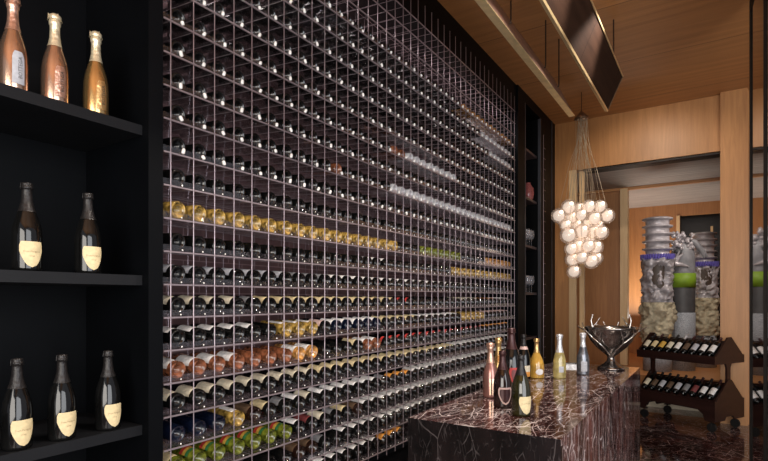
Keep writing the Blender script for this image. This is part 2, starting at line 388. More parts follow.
# ------------------------------------------------------------------ bottle shapes
PROF = {
 'wine': [(0, .036), (.012, .031), (.023, .014), (.0295, .001), (.0365, .0), (.0395, .004), (.0405, .185), (.0385, .197), (.032, .208), (.021, .222), (.0155, .237), (.0145, .25), (.014, .288), (.0155, .290), (.0155, .298), (.012, .30), (0, .30)],
 'champagne': [(0, .02), (.025, .012), (.036, .001), (.040, 0), (.0435, .004), (.0445, .012), (.0445, .120), (.0435, .145), (.0400, .168), (.0340, .190), (.0270, .212), (.0210, .232), (.0170, .250), (.0150, .268), (.0143, .285), (.0143, .298), (.0165, .300), (.0165, .307), (.0145, .309), (.0160, .314), (.0150, .320), (0, .322)],
 'prosecco': [(0, .02), (.025, .012), (.034, .001), (.038, 0), (.0415, .004), (.0425, .012), (.0430, .085), (.0420, .125), (.0385, .155), (.0320, .182), (.0245, .208), (.0190, .230), (.0160, .250), (.0150, .270), (.0150, .295), (.0175, .300), (.0180, .312), (.0160, .317), (.0195, .323), (.0190, .333), (.0120, .340), (0, .341)],
 'round': [(0, .02), (.030, .012), (.042, .001), (.046, 0), (.0500, .004), (.0515, .014), (.0515, .090), (.0490, .115), (.0430, .140), (.0340, .163), (.0250, .185), (.0185, .205), (.0155, .225), (.0145, .250), (.0145, .280), (.0170, .283), (.0170, .292), (.0150, .295), (.0165, .300), (.0150, .307), (0, .309)],
}
def rf_of(prof):
    pr = sorted([(z, r) for r, z in prof[3:] if r > 0])
    def rf(z):
        if z <= pr[0][0]: return pr[0][1]
        for (z0, r0), (z1, r1) in zip(pr, pr[1:]):
            if z0 <= z <= z1: return r0 + (r1 - r0) * (z - z0) / max(1e-6, z1 - z0)
        return pr[-1][1]
    return rf

def cut(prof, z0, z1, off):
    rf = rf_of(prof); zs = [z0] + [z for r, z in prof[3:] if z0 < z < z1] + [z1]
    return [(rf(z) + off, z) for z in zs]

def shield(v): # half width of a pointed shield label, v 0 bottom .. 1 top
    return .02 + .80 * min(1, (v / .62)) ** .5 * (1 if v < .86 else 1 - (v - .86) * .9)

# ---------- wall bottles: axis along -X (neck to the back), base at local x=0
TILT = math.radians(4.6); RX = Matrix.Rotation(-PI / 2 + TILT, 4, 'Y')      # +Z -> -X
LT = RX @ Matrix.Rotation(0, 4, 'Z')
WP = PROF['wine']; WRF = rf_of(WP)
def wine_patch(mb, z0, z1, half=1.35, mi=0, T=RX, seg=10, rows=2, mis=None):
    # after RX, local +X becomes world +Z, so angle 0 is upward
    mb.patch(WRF, z0, z1, half, seg, rows, mi=mi, T=T, c=0., mis=mis)
GL = ['dark_glass', 'navy_glass', 'green_glass', 'gold_glass', 'amber_glass', 'orange_glass', 'rose_glass', 'clear_glass', 'brown_glass']
KIND = { # type: glass, label, foil, words
 'K': ('dark_glass', None, 'foil_black', 'unlabelled black wine bottle'),
 'g': ('dark_glass', 'lab_grey', 'foil_black', 'black wine bottle with grey label'),
 's': ('dark_glass', 'lab_silver', 'foil_black', 'black wine bottle with silvery label'),
 'c': ('dark_glass', 'lab_cream', 'foil_black', 'dark wine bottle with cream label'),
 'y': ('dark_glass', 'lab_yellow', 'foil_black', 'dark wine bottle with yellowish cream label'),
 'w': ('dark_glass', 'lab_white', 'foil_black', 'dark wine bottle with white label'),
 'n': ('navy_glass', None, 'foil_black', 'navy wine bottle'),
 'm': ('navy_glass', 'lab_white', 'foil_black', 'navy wine bottle with white label'),
 'G': ('gold_glass', None, 'foil_gold', 'gold wine bottle'),
 'H': ('gold_glass', 'lab_white', 'foil_gold', 'gold wine bottle with white label'),
 'J': ('gold_glass', 'lab_yellow', 'foil_gold', 'gold wine bottle with cream label'),
 'L': ('green_glass', None, 'foil_gold', 'yellow-green wine bottle'),
 'T': ('green_glass', 'tri', 'foil_gold', 'green wine bottle with red, yellow and green label'),
 'U': ('green_glass', 'lab_yellow', 'foil_gold', 'green wine bottle with cream label'),
 'A': ('amber_glass', None, 'foil_gold', 'amber wine bottle'),
 'O': ('orange_glass', 'lab_white', 'foil_gold', 'orange wine bottle with white label'),
 'R': ('rose_glass', 'lab_white', 'foil_rose', 'rosé wine bottle with white label'),
 'r': ('rose_glass', None, 'foil_rose', 'unlabelled rosé wine bottle'),
 'p': ('dark_glass', 'lab_pink', 'foil_black', 'dark wine bottle with pink label'),
 'e': ('dark_glass', 'lab_red', 'foil_wine', 'dark wine bottle with red label'),
 'o': ('dark_glass', 'lab_orange', 'foil_gold', 'dark wine bottle with orange label'),
 'd': ('dark_glass', 'lab_wine', 'foil_wine', 'dark wine bottle with dark red label'),
 'b': ('brown_glass', 'lab_brown', 'foil_black', 'brown wine bottle with brown label'),
 'X': ('clear_glass', None, 'foil_white', 'pale clear bottle'),
}
MESH = {}
def wine_meshes(kd):
    if kd in MESH: return MESH[kd]
    gl, lb, fo, wd = KIND[kd]
    a = MB(); a.lathe(WP[:13], 20, T=RX); a.lathe(cut(WP, .25, .262, 0), 12, T=RX)
    body = a.mesh('wine_bottle', M[gl])
    c = MB(); c.lathe(cut(WP, .232, .30, .0006) + [(0, .3005)], 12, T=RX); cap = c.mesh('capsule', M[fo])
    lab = None
    if lb == 'tri':
        l = MB(); wine_patch(l, .045, .105, 1.3, rows=6, mis=[1, 1, 0, 0, 2, 2]); lab = l.mesh('label', [M['lab_gold'], M['lab_green'], M['lab_red']])
    elif lb:
        z0, z1 = {'e': (.03, .05), 'o': (.03, .085), 'g': (.04, .11), 's': (.035, .12)}.get(kd, (.032, .135))
        l = MB(); wine_patch(l, z0, z1, {'H': .6, 'w': 1.0}.get(kd, 1.45)); lab = l.mesh('label', M[lb])
    MESH[kd] = (body, lab, cap); return MESH[kd]

EYE = 1.55; VP = .1441; PITCH = .1167; ROD0 = 1.3757; NC = 39
def rowz(n): return EYE + VP * (n + .41)
def seq(s):
    out = ''
    i = 0
    while i < len(s):
        ch = s[i]; i += 1; num = ''
        while i < len(s) and s[i].isdigit(): num += s[i]; i += 1
        out += ch * (int(num) if num else 1)
    return (out + out[-1] * NC)[:NC]
ROWS = {
 12: seq('K27A12'), 11: seq('K31X8'), 10: seq('K33X6'), 9: seq('K39'), 8: seq('K39'), 7: seq('K16r2X8K13'), 6: seq('K39'), 5: seq('K10r1K5X23'), 4: seq('K39'),
 3: seq('K39'),
 2: seq('G17K3L7K5A7'),
 1: seq('K13g1w2K9G14'),
 0: seq('s7g3w26K3'),
 -1: seq('c4g1y12e2K7c5o4w5'),
 -2: seq('w5K1H3p1m5y5w7G5p8'),
 -3: seq('R4r3O2K3y1R2e17o7'),
 -4: seq('c9y17w13'),
 -5: seq('n3H1b1y1g1w1c1w6g1o3w21'),
 -6: seq('U1T6w1d1c1g1y1b1w26'),
 -7: seq('K3w2K2b2g1K1w28'),
 -8: seq('K9w6o3w2'),
}
ORD = ['first', 'second', 'third', 'fourth', 'fifth', 'sixth', 'seventh', 'eighth', 'ninth', 'tenth', 'eleventh', 'twelfth', 'thirteenth', 'fourteenth', 'fifteenth',
       'sixteenth', 'seventeenth', 'eighteenth', 'nineteenth', 'twentieth', 'twenty-first', 'twenty-second', 'twenty-third', 'twenty-fourth', 'twenty-fifth', 'twenty-sixth',
       'twenty-seventh', 'twenty-eighth', 'twenty-ninth', 'thirtieth']
def rowname(n):
    if n > 3: return '%s row above gold row' % ORD[n - 3]
    return {3: 'row just above gold row', 2: 'the gold row', 1: 'row just below gold row', 0: 'second row below gold row', -1: 'second row above rosé row',
            -2: 'row just above rosé row', -3: 'the rosé row', -4: 'row just below rosé row', -5: 'row just above green row', -6: 'the green row',
            -7: 'row just below green row', -8: 'the bottom row'}[n]
def proj(X, Y, Z):
    s, c = math.sin(TH), math.cos(TH); xc = X * c + Y * s; zc = -X * s + Y * c
    return 384 + F_PX * xc / zc, 299 - (Z - EYE) * F_PX / zc, zc
# the island hides some low bottles; keep only what the frame shows
cand = []
for n, sq in ROWS.items():
    for k in range(NC):
        Y = ROD0 + PITCH * (k + .5); z = rowz(n)
        x, y, zc = proj(-2.03, Y, z + .04)
        if y < -6 or y > 470: continue
        if y > 419 and x > 408: continue
        cand.append((zc, n, k, sq[k]))
cand.sort(key=lambda t: (round(t[0], 4), -t[1]))
FRONT = -2.028
def bottle_loc(n, k): return (FRONT - .004 * ((k * 7 + n * 3) % 3), ROD0 + PITCH * (k + .5), rowz(n) + .0105 + .0405 + .002)
for zc, n, k, kd in cand[:300]:
    body, lab, cap = wine_meshes(kd)
    o = bpy.data.objects.new('wine_bottle', body); COL.objects.link(o); o.location = bottle_loc(n, k)
    o.rotation_euler = (0, 0, random.uniform(-.010, .010))
    if lab:
        l = bpy.data.objects.new('label', lab); COL.objects.link(l); l.parent = o
    c = bpy.data.objects.new('capsule', cap); COL.objects.link(c); c.parent = o
    tag(o, '%s, %s from left in %s' % (KIND[kd][3], ORD[k], rowname(n)), 'bottle', 'bottles lying in the wall rack')
# the many farther ones: one object
far = MB(); mats = []
def slot(nm):
    m = M[nm]
    if m not in mats: mats.append(m)
    return mats.index(m)
WPL = [WP[0], WP[2], WP[3], WP[5], WP[6], WP[8], WP[10], WP[11], WP[12], WP[15]]
for zc, n, k, kd in cand[300:]:
    gl, lb, fo, wd = KIND[kd]
    T = Matrix.Translation(bottle_loc(n, k)) @ RX
    g = slot(gl); f = slot(fo)
    far.lathe(WPL, 12, T=T, mis=[g] * 6 + [f] * 3)
    if lb:
        if lb == 'tri': lb = 'lab_gold'
        z0, z1 = {'e': (.03, .05), 'o': (.03, .085), 'g': (.04, .11), 's': (.035, .12)}.get(kd, (.032, .135))
        wine_patch(far, z0, z1, {'w': 1.0, 'H': .7}.get(kd, 1.4), mi=slot(lb), T=T, seg=6, rows=1)
fo_ = far.build('wine_bottles', mats)
tag(fo_, 'hundreds of small distant wine bottles lying in the far right part of the wall rack', 'bottles'); fo_['kind'] = 'stuff'

# ------------------------------------------------------------------ the wall rack
rack = empty('wine_rack', (-2.0, 3.65, .41))
tag(rack, 'floor to ceiling wine rack of thin vertical rods and clear acrylic shelves', 'wine rack')
RL = Vector((2.0, -3.65, -.41))
def rp(mb, name, mats_, parent=None):
    o = mb.build(name, mats_, parent or rack)
    if not parent: o.location = RL
    return o
for k in range(40):
    y = ROD0 + PITCH * k; m_ = MB(); m_.tube([(-2.0, y, .42), (-2.0, y, 3.95)], .0028, 6); rp(m_, 'rod', M['rod'])
Y0, Y1 = 1.342, 6.045
TN = math.tan(TILT)
def dzx(x): return (-2.0 - x) * TN
glints = []; saddles = []
for n in range(-8, 16):
    z = rowz(n); a = MB()
    a.box(-2.0035, -1.9975, Y0, 5.95, z, z + .007, 0)                    # front rail
    for k in range(40):
        y = ROD0 + PITCH * k
        a.tube([(-2.0, y, z + .004), (-2.44, y, z + .004 + dzx(-2.44))], .0017, 4, 0)  # bar running back
    a.box(-2.363, -2.359, Y0, 5.95, z + dzx(-2.36), z + .005 + dzx(-2.36), 0)
    o = rp(a, 'shelf_rail', M['rail'])
    if n > 12: continue
    a = MB(); p0, p1 = z + .0075, z + .0075 + dzx(-2.37)
    a.prism([(-2.37, p1), (-2.37, p1 + .003), (-2.006, p0 + .003), (-2.006, p0)], 'Y', Y0, 5.94, 0); sh = rp(a, 'acrylic_shelf', M['acrylic'])
    a = MB(); a.box(-2.0125, -2.0105, Y0, 5.94, z + .012, z + .036, 0)
    lp = rp(a, 'lip', M['lip'], sh)
    for k in range(NC):
        yc = ROD0 + PITCH * (k + .5); zc_ = z + .053
        x_, y_, dep = proj(-2.0, yc, z)
        vis = 0 <= y_ <= 465
        for x0, x1 in ((-2.085, -2.045), (-2.27, -2.22)): saddles.append((not vis, dep, yc, zc_, x0, x1, n))
        glints.append((not vis, dep, yc, z, n))
saddles.sort(); glints.sort()
def add_saddle(a, s_):
    _, _, yc, zc_, x0, x1, n = s_; vs = []; N_ = 6
    for i in range(N_ + 1):
        t = -PI / 2 + (i / N_ - .5) * 1.9
        for x in (x0, x1): vs.append((x, yc + .0425 * math.cos(t), zc_ + .0425 * math.sin(t) + dzx(x)))
    a.add(vs, [(2 * i, 2 * i + 1, 2 * i + 3, 2 * i + 2) for i in range(N_)], 0, True)
def add_glint(a, s_):  # white knob added to show the highlight dot at each cradle
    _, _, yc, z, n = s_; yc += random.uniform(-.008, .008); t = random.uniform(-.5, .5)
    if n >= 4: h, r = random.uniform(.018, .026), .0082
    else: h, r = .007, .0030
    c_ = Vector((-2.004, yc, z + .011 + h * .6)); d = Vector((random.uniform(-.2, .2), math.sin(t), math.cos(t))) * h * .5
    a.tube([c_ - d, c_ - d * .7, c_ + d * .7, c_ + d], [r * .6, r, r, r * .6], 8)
for lst, fn, nm, mt in ((saddles, add_saddle, 'saddle', 'saddle'), (glints, add_glint, 'glint_knob', 'glint')):
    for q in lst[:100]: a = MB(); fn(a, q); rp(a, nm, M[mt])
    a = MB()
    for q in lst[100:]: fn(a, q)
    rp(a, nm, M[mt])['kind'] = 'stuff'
for k in range(40):
    y = ROD0 + PITCH * k; m_ = MB(); m_.tube([(-2.361, y, .42), (-2.361, y, 3.79)], .0021, 5); rp(m_, 'rear_rod', M['rod'])

# ------------------------------------------------------------------ champagne bay at the left
for i, (z, wd) in enumerate(((2.285, 'top'), (1.65, 'middle'), (1.017, 'lower'))):
    b = MB(); b.box(-2.495, -2.04, -1.5, 1.268, z - .042, z)
    tag(b.build('wall_shelf', M['shelf_paint']), 'black wall shelf, the %s one of three at the left, %s' % (wd, ['holding gold bottles', 'holding two dark bottles', 'holding three dark bottles'][i]), 'shelf')

def add_bottle(kind, glass, foil, loc, face, height, name='champagne_bottle', foil_z=.215, wide=1.07):
    pr = PROF[kind]; H = pr[-1][1]; s = height / H
    o = empty(name, loc, face)
    a = MB(); a.lathe(pr, 32); g = a.build('glass_body', M[glass], o)
    a = MB(); a.lathe(cut(pr, foil_z, pr[-2][1], .0009) + [(0, H + .0008)], 24); f = a.build('foil', M[foil], o)
    a = MB(); r = pr[-3][0] + .0022
    for k in range(4):
        t = k * PI / 2; a.tube([(r * math.cos(t), r * math.sin(t), H - .003), (r * math.cos(t) * 1.05, r * math.sin(t) * 1.05, H - .024)], .0007, 4)
    a.tube([(r * 1.05 * math.cos(t), r * 1.05 * math.sin(t), H - .024) for t in [i * PI / 8 for i in range(17)]], .0008, 4, cap=False)
    a.build('wire_cage', M[foil], f)
    o.scale = (s * wide, s * wide, s)
    return o, rf_of(pr), g
def sh_top(u, v): return (.006 * (1 - abs(u)) if v > .99 else 0)
def shield_label(o, rf, z0, z1, m, c=0., rim=None, w=1.):
    a = MB(); a.patch(rf, z0, z1, lambda v: shield(v) * w, 14, 14, .0008, c=c)
    l = a.build('label', M[m], o); return l

def gold_bottle(loc, glass, foil, label_m, face, words, fwd):
    o, rf, g = add_bottle('prosecco', glass, foil, loc, face, .341, 'prosecco_bottle')
    a = MB(); a.patch(rf, .02, .135, lambda v: .42 if v < .85 else .42 - (v - .85) * 1.1, 10, 10, .0008)
    l = a.build('label', M[label_m], o)
    text_on('BOTTEGA', l, 'lettering', M['ink'], .017, .0437, .078, .12, vertical=True)
    tag(o, words, 'bottle', 'gold bottles on the top shelf')
FX = .0
gold_bottle((-2.10, .815, 2.285), 'rose_metal', 'foil_rose', 'lab_silver', FX, 'pale rose-gold bottle with silvery label on the top shelf, leftmost of three', 1)
gold_bottle((-2.10, .953, 2.285), 'rose_metal', 'foil_pale', 'foil_rose', FX, 'copper rose-gold bottle on the top shelf, between the two others', 1)
gold_bottle((-2.10, 1.106, 2.285), 'gold_metal', 'foil_pale', 'foil_gold', FX, 'yellow-gold bottle on the top shelf, nearest the wine rack', 1)

def dom(loc, face, words):
    o, rf, g = add_bottle('champagne', 'dark_glass', 'foil_black', loc, face, .322)
    l = shield_label(o, rf, .014, .106, 'lab_yellow')
    text_on('Dom Pérignon', l, 'lettering', M['ink_soft'], .0085, .0452, .070, 0)
    text_on('Vintage', l, 'lettering', M['ink_soft'], .0055, .0452, .054, 0)
    tag(o, words, 'bottle', 'dark champagne bottles on the left shelves'); return o
dom((-2.10, .859, 1.65), -.05, 'dark champagne bottle with cream shield label on middle shelf, the left one')
dom((-2.10, 1.075, 1.65), -.05, 'dark champagne bottle with cream shield label on middle shelf, the right one')
dom((-2.10, .828, 1.017), .05, 'dark champagne bottle with cream shield label on lower shelf, at the frame edge')
dom((-2.10, .978, 1.017), .05, 'dark champagne bottle with cream shield label, middle one on the lower shelf')
dom((-2.10, 1.155, 1.017), .05, 'dark champagne bottle with cream shield label on lower shelf, nearest the wine rack')

# ------------------------------------------------------------------ glassware bay at the far end
for i, z in enumerate((3.493, 2.87, 2.25, 1.635, 1.05)):
    b = MB(); b.box(-2.42, -2.05, 6.352, 7.0, z - .03, z)
    tag(b.build('bay_shelf', M['bay_shelf']), ['brown bay shelf, topmost, above the red vase', 'brown bay shelf under the red vase', 'brown bay shelf holding the upper wine glasses', 'brown bay shelf holding the lower wine glasses', 'brown bay shelf, lowest, behind the dark bottles'][i], 'shelf')
b = MB(); b.lathe([(0, 0), (.07, 0), (.11, .05), (.13, .14), (.12, .24), (.075, .30), (.06, .32), (.065, .335), (.05, .335), (.05, .31), (0, .30)], 24)
for k in range(10):
    t = k * 2 * PI / 10; b.tube([(.11 * math.cos(t), .11 * math.sin(t), .05), (.134 * math.cos(t), .134 * math.sin(t), .14), (.124 * math.cos(t), .124 * math.sin(t), .24)], .006, 5)
vs = b.build('ribbed_vase', M['vase_red'], None, (-2.14, 6.90, 2.87)); vs.scale = (.58, .58, .75); tag(vs, 'dark red ribbed round vase on a shelf of the glassware bay', 'vase')
def glass_mesh():
    a = MB(); a.lathe([(.001, .003), (.034, .002), (.034, .0), (.0, .0)], 16); a.lathe([(.0035, .002), (.003, .09), (.006, .10)], 8)
    a.lathe([(.006, .10), (.028, .115), (.040, .145), (.041, .175), (.034, .225)], 16); return a.mesh('wine_glass', M['clear_thin'])
gm = glass_mesh()
for zi, z in enumerate((2.25, 1.635)):
    for i, (dx, dy) in enumerate(((0, .22), (0, .32), (0, .42), (-.09, .36), (-.09, .46))):
        o = bpy.data.objects.new('wine_glass', gm); COL.objects.link(o); o.location = (-2.10 + dx, 6.50 + dy, z)
        tag(o, '%s wine glass in the %s row on the %s glass shelf' % (['left', 'middle', 'right', 'left', 'right'][i], 'front' if i < 3 else 'back', 'upper' if zi == 0 else 'lower'), 'wine glass', 'stemmed glasses in the far bay')
pr_ = empty('peg_rail', (-1.985, 7.09, .5)); tag(pr_, 'thin dark vertical rail with small pegs beside the glassware bay', 'rail')
a = MB(); a.tube([(0, 0, 0), (0, 0, 3.3)], .004, 6); a.build('rail', M['rod'], pr_)
a = MB()
for i in range(22): a.tube([(0, 0, .1 + i * VP), (.0, .10, .1 + i * VP)], .003, 5)
a.build('pegs', M['rod'], pr_)

# ------------------------------------------------------------------ marble island
IX0, IX1, IY0, IY1, IZ = -1.354, -.575, 2.325, 5.15, .93
isl = empty('marble_island', ((IX0 + IX1) / 2, (IY0 + IY1) / 2, 0)); tag(isl, 'polished dark red marble waterfall island with white veins', 'island')
def ip(mb, nm, m_): o = mb.build(nm, m_, isl); o.location = (-(IX0 + IX1) / 2, -(IY0 + IY1) / 2, 0)
a = MB(); a.box(IX0 + .0015, IX1 - .0015, IY0 + .0015, IY1 - .0015, IZ - .03, IZ); ip(a, 'top_slab', M['marble_top'])
a = MB(); a.box(IX0, IX1, IY0, IY0 + .0013, IZ - .031, IZ - .0015); a.box(IX0, IX1, IY0 + .0, IY0 + .03, 0, IZ - .031); ip(a, 'end_slab', M['marble_end_shaded'])
a = MB(); a.box(IX0, IX1, IY1 - .03, IY1, 0, IZ - .03); ip(a, 'end_slab', M['marble_end_shaded'])
a = MB(); a.box(IX1 - .0013, IX1, IY0 + .0013, IY1 - .03, IZ - .031, IZ - .0015); a.box(IX1 - .03, IX1, IY0 + .03, IY1 - .03, 0, IZ - .031); ip(a, 'side_slab', M['marble_side_lit'])
a = MB(); a.box(IX0, IX0 + .03, IY0 + .03, IY1 - .03, 0, IZ - .03); ip(a, 'side_slab', M['marble_side_lit'])

# bottles on it.  face: direction of the label, turned dphi to the right of the viewer's side
def face_of(x, y, dphi):
    return math.atan2(-y, -x) + dphi
def isl_bottle(kind, glass, foil, x, y, h, dphi, foil_z=.215):
    return add_bottle(kind, glass, foil, (x, y, IZ), face_of(x, y, dphi), h, 'champagne_bottle', foil_z, 1.14)
G = 'open display bottles on the island'
o, rf, g = isl_bottle('champagne', 'olive_glass', 'foil_black', -.875, 2.70, .322, .62)
l = shield_label(o, rf, .014, .106, 'lab_yellow'); text_on('Dom Pérignon', l, 'lettering', M['ink_soft'], .0085, .0452, .070, 0)
tag(o, 'olive-green champagne bottle with cream shield label, nearest on the marble island', 'bottle', G)
o, rf, g = isl_bottle('champagne', 'brown_glass', 'foil_wine', -1.029, 2.842, .325, .35)
l = shield_label(o, rf, .022, .118, 'lab_pink'); a = MB(); a.patch(rf, .032, .108, lambda v: shield(v) * .8, 12, 10, .0014); a.build('label_panel', M['foil_wine'], l)
tag(o, 'dark brown champagne bottle with pink-rimmed shield label, left of the nearest bottle', 'bottle', G)
o, rf, g = isl_bottle('prosecco', 'rose_matte', 'foil_rose', -1.198, 3.091, .345, .3)
a = MB(); a.patch(rf, .02, .12, .4, 10, 8, .0008); a.build('label', M['rose_metal'], o)
tag(o, 'dusky rose metallic bottle, leftmost on the marble island', 'bottle', G)
o, rf, g = isl_bottle('prosecco', 'gold_metal', 'foil_gold', -1.301, 3.513, .345, .3)
tag(o, 'slim gold bottle on the island half hidden behind the dusky rose one', 'bottle', G)
o, rf, g = isl_bottle('champagne', 'dark_glass', 'foil_wine', -1.157, 3.369, .425, .45)
l = shield_label(o, rf, .035, .125, 'lab_red', w=.8); a = MB(); a.patch(rf, .046, .114, lambda v: shield(v) * .55, 10, 8, .0014); a.build('label_panel', M['lab_wine'], l)
tag(o, 'tallest black bottle on the island, with a red shield label', 'bottle', G)
o, rf, g = isl_bottle('champagne', 'dark_glass', 'foil_black', -1.26, 3.95, .343, .45)
a = MB(); a.patch(rf, .02, .055, .62, 10, 3, .0008); a.build('label', M['lab_orange'], o)
a = MB(); a.patch(rf, .055, .100, .62, 10, 3, .0008); a.build('label', M['lab_cream'], o)
a = MB(); a.patch(rf, .215, .236, 1.5, 12, 2, .002); a.build('neck_label', M['lab_pink'], o)
tag(o, 'black bottle with orange and cream label and pink neck band on the island', 'bottle', G)
o, rf, g = isl_bottle('round', 'gold_wine', 'foil_gold', -1.19, 4.056, .309, .45, .20)
a = MB(); a.patch(rf, .028, .075, lambda v: .52 * math.sqrt(max(.0, 1 - (2 * v - 1) ** 2)) + .02, 12, 10, .0008); a.build('label', M['lab_white'], o)
a = MB(); a.patch(rf, .005, .022, 3.1, 20, 1, .0006); a.build('base_glow', M['lab_gold'], o)
tag(o, 'squat golden bottle with small oval white label on the island', 'bottle', G)
o, rf, g = isl_bottle('prosecco', 'pale_wine', 'foil_white', -1.031, 4.128, .345, .3, .20)
a = MB(); a.patch(rf, .05, .095, .38, 10, 4, .0008); a.build('label', M['lab_silver'], o)
a = MB(); a.patch(rf, .205, .31, .9, 10, 4, .0014); a.build('neck_label', M['foil_white'], o)
tag(o, 'pale yellow wine bottle with silver label and white neck on the island', 'bottle', G)
o, rf, g = isl_bottle('prosecco', 'silver_metal', 'foil_white', -.917, 4.425, .345, .2, .225)
a = MB(); a.patch(rf, .03, .11, .5, 10, 4, .0008); a.build('label', M['lab_silver'], o)
tag(o, 'speckled silver-grey bottle on the island, nearest to the silver bowl', 'bottle', G)

# pewter bowl with antlers
bw = empty('punch_bowl', (-.779, 4.90, IZ), 0); tag(bw, 'large pewter pedestal bowl wrapped in antler branches at the island end', 'bowl')
a = MB(); a.lathe([(0, .0), (.112, 0), (.114, .012), (.095, .028), (.060, .050), (.036, .075), (.030, .10), (.034, .118)], 32); a.build('foot', M['pewter'], bw)
a = MB(); a.lathe([(.034, .118), (.075, .150), (.125, .195), (.170, .250), (.198, .305), (.212, .352), (.218, .354), (.218, .375), (.210, .375), (.196, .330), (.165, .262), (.115, .20), (.0, .14)], 40); a.build('cup', M['pewter'], bw)
def antler(pts, r0, tines):
    a = MB(); n = len(pts); a.tube(pts, [r0 * (1 - .6 * i / (n - 1)) for i in range(n)], 7)
    for t in tines: a.tube(t, [r0 * .75, r0 * .55, r0 * .2], 6)
    return a
def polar(t, r, z): return (r * math.cos(t), r * math.sin(t), z)
fa = math.atan2(-4.9, .779)   # towards the viewer
def bowl_antler(t0, sg):
    pts = [polar(fa + t0, .06, .13), polar(fa + t0 + sg * .15, .135, .18), polar(fa + t0 + sg * .35, .195, .24), polar(fa + t0 + sg * .65, .215, .29), polar(fa + t0 + sg * 1.0, .235, .345), polar(fa + t0 + sg * 1.12, .245, .41)]
    tn = [[pts[2], polar(fa + t0 + sg * .30, .215, .29), polar(fa + t0 + sg * .20, .222, .34)],
          [pts[4], polar(fa + t0 + sg * 1.2, .27, .37), polar(fa + t0 + sg * 1.35, .285, .385)],
          [pts[3], polar(fa + t0 + sg * .72, .235, .325), polar(fa + t0 + sg * .62, .24, .365)]]
    bowl = antler(pts, .010, tn); bowl.build('antler', M['pewter_bright'], bw)
for t0, sg in ((-.15, -1), (.15, 1), (2.3, 1), (-2.3, -1)): bowl_antler(t0, sg)
# left antler spikes rising over the rim, right one too
lf = Vector((math.cos(fa - PI / 2 + .25), math.sin(fa - PI / 2 + .25), 0))
for sg in (-1, 1):
    d = Vector((.840, .543, 0)) * sg
    p0 = d * .165 + Vector((0, 0, .30))
    a = antler([p0, p0 + Vector((0, 0, .07)), p0 + d * .012 + Vector((0, 0, .13)), p0 + d * -.004 + Vector((0, 0, .185))], .010,
               [[p0 + Vector((0, 0, .07)), p0 - d * .035 + Vector((0, 0, .11)), p0 - d * .065 + Vector((0, 0, .16))]])
    a.build('antler', M['pewter_bright'], bw)
tr = MB(); tr.box(-.10, .10, -.07, .07, 0, .006); tr.box(-.10, .10, -.07, -.064, .006, .025); tr.box(-.10, .10, .064, .07, .006, .025); tr.box(-.10, -.094, -.064, .064, .006, .025); tr.box(.094, .10, -.064, .064, .006, .025)
o = tr.build('serving_tray', M['pewter'], None, (-1.13, 4.90, IZ)); o.rotation_euler = (0, 0, .5); tag(o, 'small bright metal tray at the far end of the island', 'tray')

# ------------------------------------------------------------------ wine cart
cart = empty('wine_cart', (-.297, 7.52, 0), -math.radians(29.6))
tag(cart, 'dark wooden two-tier rolling wine cart by the wooden pillar', 'cart')
HL, HD = .50, .30
def cartpart(mb, nm, m_='cart_wood', parent=None): return mb.build(nm, M[m_], parent or cart)
def tier(z0, z1, zr, nm):
    a = MB(); a.box(-HL, HL, -HD, -HD + .02, z0, z1); a.box(-HL, HL, HD - .02, HD, z0, z1)
    a.box(-HL + .02, HL - .02, -HD + .02, HD - .02, z0 + .005, z0 + .02)
    cartpart(a, nm)
    zt = z1 - .01
    for s in (-1, 1):
        x0, x1 = (HL - .02, HL) if s > 0 else (-HL, -HL + .02)
        a = MB(); a.prism([(-HD + .02, z0), (HD - .02, z0), (HD - .02, zt), (.035, zr), (-.035, zr), (-HD + .02, zt)], 'X', x0, x1); cartpart(a, 'gable')
    a = MB()   # sloping boards the bottles lie on
    for s in (-1, 1):
        p = [(s * (HD - .02), z0 + .03), (s * (HD - .02), z0 + .042), (s * .004, zr - .045), (s * .004, zr - .057)]
        a.prism(p if s > 0 else p[::-1], 'X', -HL + .02, HL - .02)
    cartpart(a, 'sloping_board')
tier(.79, .885, 1.10, 'tray'); tier(.29, .365, .60, 'tray')
for s in (-1, 1):
    x0, x1 = (HL - .035, HL - .012) if s > 0 else (-HL + .012, -HL + .035)
    a = MB(); a.prism([(-.15, .36), (.15, .36), (.045, .52), (.035, .62), (.035, .74), (.06, .79), (-.06, .79), (-.035, .74), (-.035, .62), (-.045, .52)], 'X', x0 + .024 * (0 if s < 0 else 1) * 0, x1); cartpart(a, 'post')
# apron with cut-out arch between legs
for y0, y1 in ((-HD, -HD + .02), (HD - .02, HD)):
    pts = [(-HL, .13), (-HL + .12, .13), (-HL + .14, .20), (-HL + .20, .245), (HL - .20, .245), (HL - .14, .20), (HL - .12, .13), (HL, .13), (HL, .29), (-HL, .29)]
    a = MB(); a.prism(pts, 'Y', y0, y1); cartpart(a, 'apron')
for x0, x1 in ((-HL, -HL + .02), (HL - .02, HL)):
    pts = [(-HD + .02, .13), (-.10, .13), (-.07, .17), (.07, .17), (.10, .13), (HD - .02, .13), (HD - .02, .29), (-HD + .02, .29)]
    a = MB(); a.prism(pts, 'X', x0, x1); cartpart(a, 'end_apron')
for sx in (-1, 1):
    for sy in (-1, 1):
        a = MB(); cx, cy = sx * (HL - .07), sy * (HD - .06)
        a.box(cx - .03, cx + .03, cy - .03, cy + .03, .118, .13); a.tube([(cx, cy - .012, .12), (cx, cy - .012, .05)], .006, 6)
        w = cartpart(a, 'caster_fork', 'mullion')
        a = MB(); a.tube([(cx, cy - .014, .052), (cx, cy + .014, .052)], .052, 20); cartpart(a, 'wheel', 'rubber', w)
